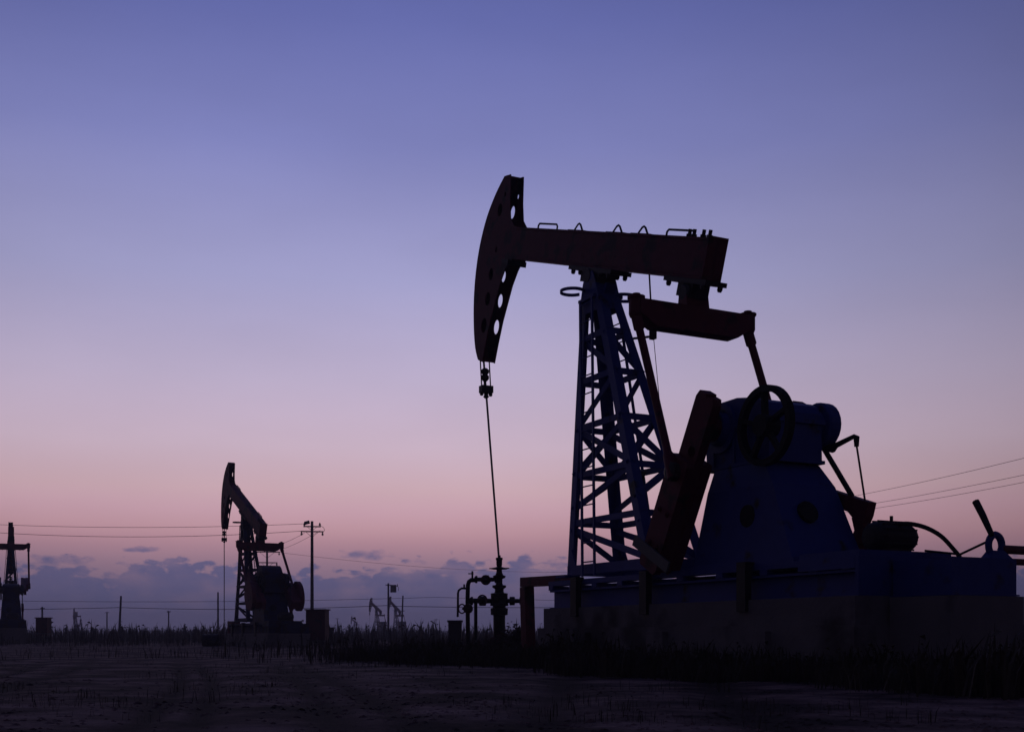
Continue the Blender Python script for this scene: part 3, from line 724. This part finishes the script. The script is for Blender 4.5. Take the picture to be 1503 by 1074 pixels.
shrub(gx(1500,13), 13.2, .8, .4, 320, M['leaf'], 'dark shrub at the far end of the plinth under the flow pipe')
tall = [(272,120,2.0),(285,130,1.8),(181,110,2.1),(195,120,1.6),(212,125,1.7),(136,115,1.6),(97,140,2.0),(665,90,.95),(515,150,2.2),(486,160,1.9)]
lab = ['slender upright plant, first of a pair near the mid-sized pumpjack','second slender upright plant beside the mid-sized pumpjack','tall weed touching the plain leaning pole','forked weed just past the plain leaning pole',
       'bushy tall weed before the knob-topped pole','thin weed near the tiny level-beam pumpjack','pale weed beside the tiny level-beam pumpjack, next to the fenced cabinet','small weed just before the meter box','spiky weed just ahead of the tiny hazy pumpjack','spiky weed past the narrow grey cabinet']
for (px, Y, h), l in zip(tall, lab):
    shrub(gx(px,Y), Y, h, h*.22, 140, M['leaf'], l, 'tall_weed', 'weed', .08, 'tall weeds standing up on the horizon')

# ------------------------------------------------------------------ evening air
hm = bpy.data.materials.new('evening_air'); hm.use_nodes = True
hn = hm.node_tree; hn.nodes.clear()
ho = hn.nodes.new('ShaderNodeOutputMaterial'); hv = hn.nodes.new('ShaderNodeVolumePrincipled')
hv.inputs['Color'].default_value = (.80,.80,.92,1); hv.inputs['Density'].default_value = .0012; hv.inputs['Anisotropy'].default_value = .35
hn.links.new(hv.outputs[0], ho.inputs['Volume'])
hz = MB().box((-420,-30,-1.2),(420,600,12)).build('haze', hm); tag(hz, kind='stuff')

# ------------------------------------------------------------------ dusk sky
world = bpy.data.worlds.new("World"); scene.world = world; world.use_nodes = True
nt = world.node_tree; nt.nodes.clear(); N = nt.nodes.new; L = nt.links.new
out = N('ShaderNodeOutputWorld'); bg = N('ShaderNodeBackground'); L(bg.outputs[0], out.inputs[0])
tc = N('ShaderNodeTexCoord'); sx = N('ShaderNodeSeparateXYZ'); L(tc.outputs['Generated'], sx.inputs[0])
def math_(op, a, b=None, clamp=False):
    n = N('ShaderNodeMath'); n.operation = op; n.use_clamp = clamp
    for i, q in enumerate((a, b)):
        if q is None: continue
        if isinstance(q, (int, float)): n.inputs[i].default_value = q
        else: L(q, n.inputs[i])
    return n.outputs[0]
el = math_('MULTIPLY', math_('ARCSINE', sx.outputs['Z']), 180/math.pi)           # elevation, degrees
az = math_('MULTIPLY', math_('ARCTAN2', sx.outputs['X'], sx.outputs['Y']), 180/math.pi)   # azimuth from the glow
def srgb(r, g, b): return tuple(((c/255)/12.92 if c/255 < .04045 else ((c/255+.055)/1.055)**2.4) for c in (r,g,b)) + (1,)
SKY = [(0,(92,86,118)),(1.7,(112,99,128)),(3.4,(152,122,141)),(4.45,(181,139,153)),(5.1,(196,153,164)),(6.1,(205,165,179)),(7.1,(209,175,185)),(9.1,(207,183,201)),(12.3,(192,178,206)),(16.8,(164,162,204)),(22.7,(128,132,189)),(27.95,(101,108,171)),(33,(78,86,146)),(42,(58,63,122)),(60,(48,53,104)),(90,(42,47,94))]
cr = N('ShaderNodeValToRGB'); els = cr.color_ramp.elements
L(math_('DIVIDE', el, 90, True), cr.inputs['Fac'])
els[0].position = 0; els[0].color = srgb(*SKY[0][1]); els[1].position = 1; els[1].color = srgb(*SKY[-1][1])
for d, c in SKY[1:-1]:
    q = els.new(d/90); q.color = srgb(*c)
# clouds low over the horizon: a bank whose top follows a curve of azimuth, torn by noise, and small patches
cv = N('ShaderNodeCombineXYZ'); L(az, cv.inputs[0]); L(math_('MULTIPLY', el, 2.2), cv.inputs[1])
nz = N('ShaderNodeTexNoise'); nz.noise_dimensions = '2D'; nz.inputs['Scale'].default_value = .9; nz.inputs['Detail'].default_value = 9; nz.inputs['Roughness'].default_value = .68
L(cv.outputs[0], nz.inputs['Vector'])
fc = N('ShaderNodeFloatCurve'); c = fc.mapping.curves[0]
pxs = [(-200,3.2),(0,3.0),(60,3.2),(115,3.3),(150,2.75),(172,2.95),(215,3.55),(285,3.6),(318,3.3),(360,3.2),(410,3.0),(470,3.2),(500,3.0),(545,3.2),(600,3.3),(650,3.6),(690,3.75),(720,3.3),(770,3.8),(830,3.5),(900,3.3),(1100,3.4),(1300,3.0),(1503,3.2),(1700,3.0)]
pts_ = [((math.degrees(math.atan((p-CX)/F))+40)/80, v/6) for p, v in pxs]
c.points[0].location = (0, 3/6); c.points[1].location = (1, 3/6)
for a, v in pts_: c.points.new(a, v)
fc.mapping.update()
L(math_('ADD', math_('DIVIDE', az, 80), .5, True), fc.inputs['Value'])
top = math_('ADD', math_('MULTIPLY', fc.outputs[0], 6), math_('MULTIPLY', math_('SUBTRACT', nz.outputs['Fac'], .5), 2.1))
vc = N('ShaderNodeTexVoronoi'); vc.voronoi_dimensions = '2D'; vc.feature = 'SMOOTH_F1'; vc.inputs['Scale'].default_value = 1.15; vc.inputs['Smoothness'].default_value = .35
cv2 = N('ShaderNodeVectorMath'); cv2.operation = 'MULTIPLY_ADD'; cv2.inputs[1].default_value = (.55,.55,.55)
L(nz.outputs['Color'], cv2.inputs[0]); L(cv.outputs[0], cv2.inputs[2]); L(cv2.outputs[0], vc.inputs['Vector'])
puff = math_('SUBTRACT', .40, vc.outputs['Distance'])
top = math_('ADD', top, math_('MULTIPLY', puff, 1.1))
dif = math_('SUBTRACT', top, el)
bank = math_('DIVIDE', math_('ADD', dif, .1), .38, True)
fade = math_('SUBTRACT', 1, math_('MULTIPLY', math_('DIVIDE', dif, 3.2, True), .35))     # denser along its upper edge
bank = math_('MULTIPLY', bank, fade)
cloud = bank
n2c = N('ShaderNodeTexNoise'); n2c.noise_dimensions = '2D'; n2c.inputs['Scale'].default_value = .35; n2c.inputs['Detail'].default_value = 6
L(cv.outputs[0], n2c.inputs['Vector'])
cloud = math_('MULTIPLY', cloud, math_('ADD', .62, math_('MULTIPLY', math_('SUBTRACT', n2c.outputs['Fac'], .36), 2.2), True))
for apx, apy, ra, re in ((215,806,1.0,.16),(540,814,1.25,.28),(85,824,1.7,.32)):
    a0, e0 = math.degrees(math.atan((apx-CX)/F)), math.degrees(math.atan((HY-apy)/math.hypot(F, apx-CX)))
    dx = math_('DIVIDE', math_('SUBTRACT', az, a0), ra); dy = math_('DIVIDE', math_('SUBTRACT', el, e0), re)
    rr = math_('ADD', math_('MULTIPLY', dx, dx), math_('MULTIPLY', dy, dy))
    pch = math_('SUBTRACT', math_('ADD', 1, math_('ADD', math_('MULTIPLY', math_('SUBTRACT', nz.outputs['Fac'], .5), 3.2), math_('MULTIPLY', puff, 1.6))), rr)
    cloud = math_('MAXIMUM', cloud, math_('MULTIPLY', math_('DIVIDE', pch, 1.2, True), .8))
cc = N('ShaderNodeValToRGB'); ce = cc.color_ramp.elements
L(math_('DIVIDE', el, 6, True), cc.inputs['Fac'])
ce[0].position = 0; ce[0].color = srgb(80,79,110); ce[1].position = 1; ce[1].color = srgb(104,102,144); q = ce.new(.35); q.color = srgb(88,88,126)
mx = N('ShaderNodeMix'); mx.data_type = 'RGBA'
hs = N('ShaderNodeCombineXYZ'); L(math_('MULTIPLY', az, .05), hs.inputs[0]); L(math_('MULTIPLY', el, .16), hs.inputs[1])
hn_ = N('ShaderNodeTexNoise'); hn_.noise_dimensions = '2D'; hn_.inputs['Scale'].default_value = 1.0; hn_.inputs['Detail'].default_value = 5; L(hs.outputs[0], hn_.inputs['Vector'])
hm_ = N('ShaderNodeMix'); hm_.data_type = 'RGBA'; hm_.blend_type = 'MULTIPLY'; hm_.inputs['Factor'].default_value = 1
hv_ = N('ShaderNodeCombineXYZ'); hf = math_('ADD', .90, math_('MULTIPLY', hn_.outputs['Fac'], .2))
for i_ in range(3): L(hf, hv_.inputs[i_])
L(cr.outputs['Color'], hm_.inputs['A']); L(hv_.outputs[0], hm_.inputs['B'])
L(math_('MULTIPLY', cloud, .92), mx.inputs['Factor']); L(hm_.outputs['Result'], mx.inputs['A']); L(cc.outputs['Color'], mx.inputs['B'])
# the sky dims away from the after-glow
cosaz = math_('COSINE', math_('MULTIPLY', math_('ADD', az, 7), math.pi/180))
mr = N('ShaderNodeMapRange'); mr.interpolation_type = 'LINEAR'; L(cosaz, mr.inputs['Value'])
mr.inputs['From Min'].default_value = .65; mr.inputs['From Max'].default_value = .99; mr.inputs['To Min'].default_value = .12; mr.inputs['To Max'].default_value = 1
# overhead the azimuth no longer matters
hi = math_('DIVIDE', math_('SUBTRACT', el, 35), 45, True)
gl = N('ShaderNodeMix'); L(hi, gl.inputs['Factor']); L(mr.outputs[0], gl.inputs['A']); gl.inputs['B'].default_value = .6
sc_ = N('ShaderNodeMix'); sc_.data_type = 'RGBA'; sc_.blend_type = 'MULTIPLY'; sc_.inputs['Factor'].default_value = 1
L(mx.outputs['Result'], sc_.inputs['A']); L(gl.outputs['Result'], sc_.inputs['B']); L(sc_.outputs['Result'], bg.inputs['Color'])
bg.inputs['Strength'].default_value = 1

scene.view_settings.view_transform = 'Standard'; scene.view_settings.look = 'None'; scene.view_settings.exposure = 0; scene.view_settings.gamma = 1
scene.cycles.use_denoising = True
scene.cycles.max_bounces = 4
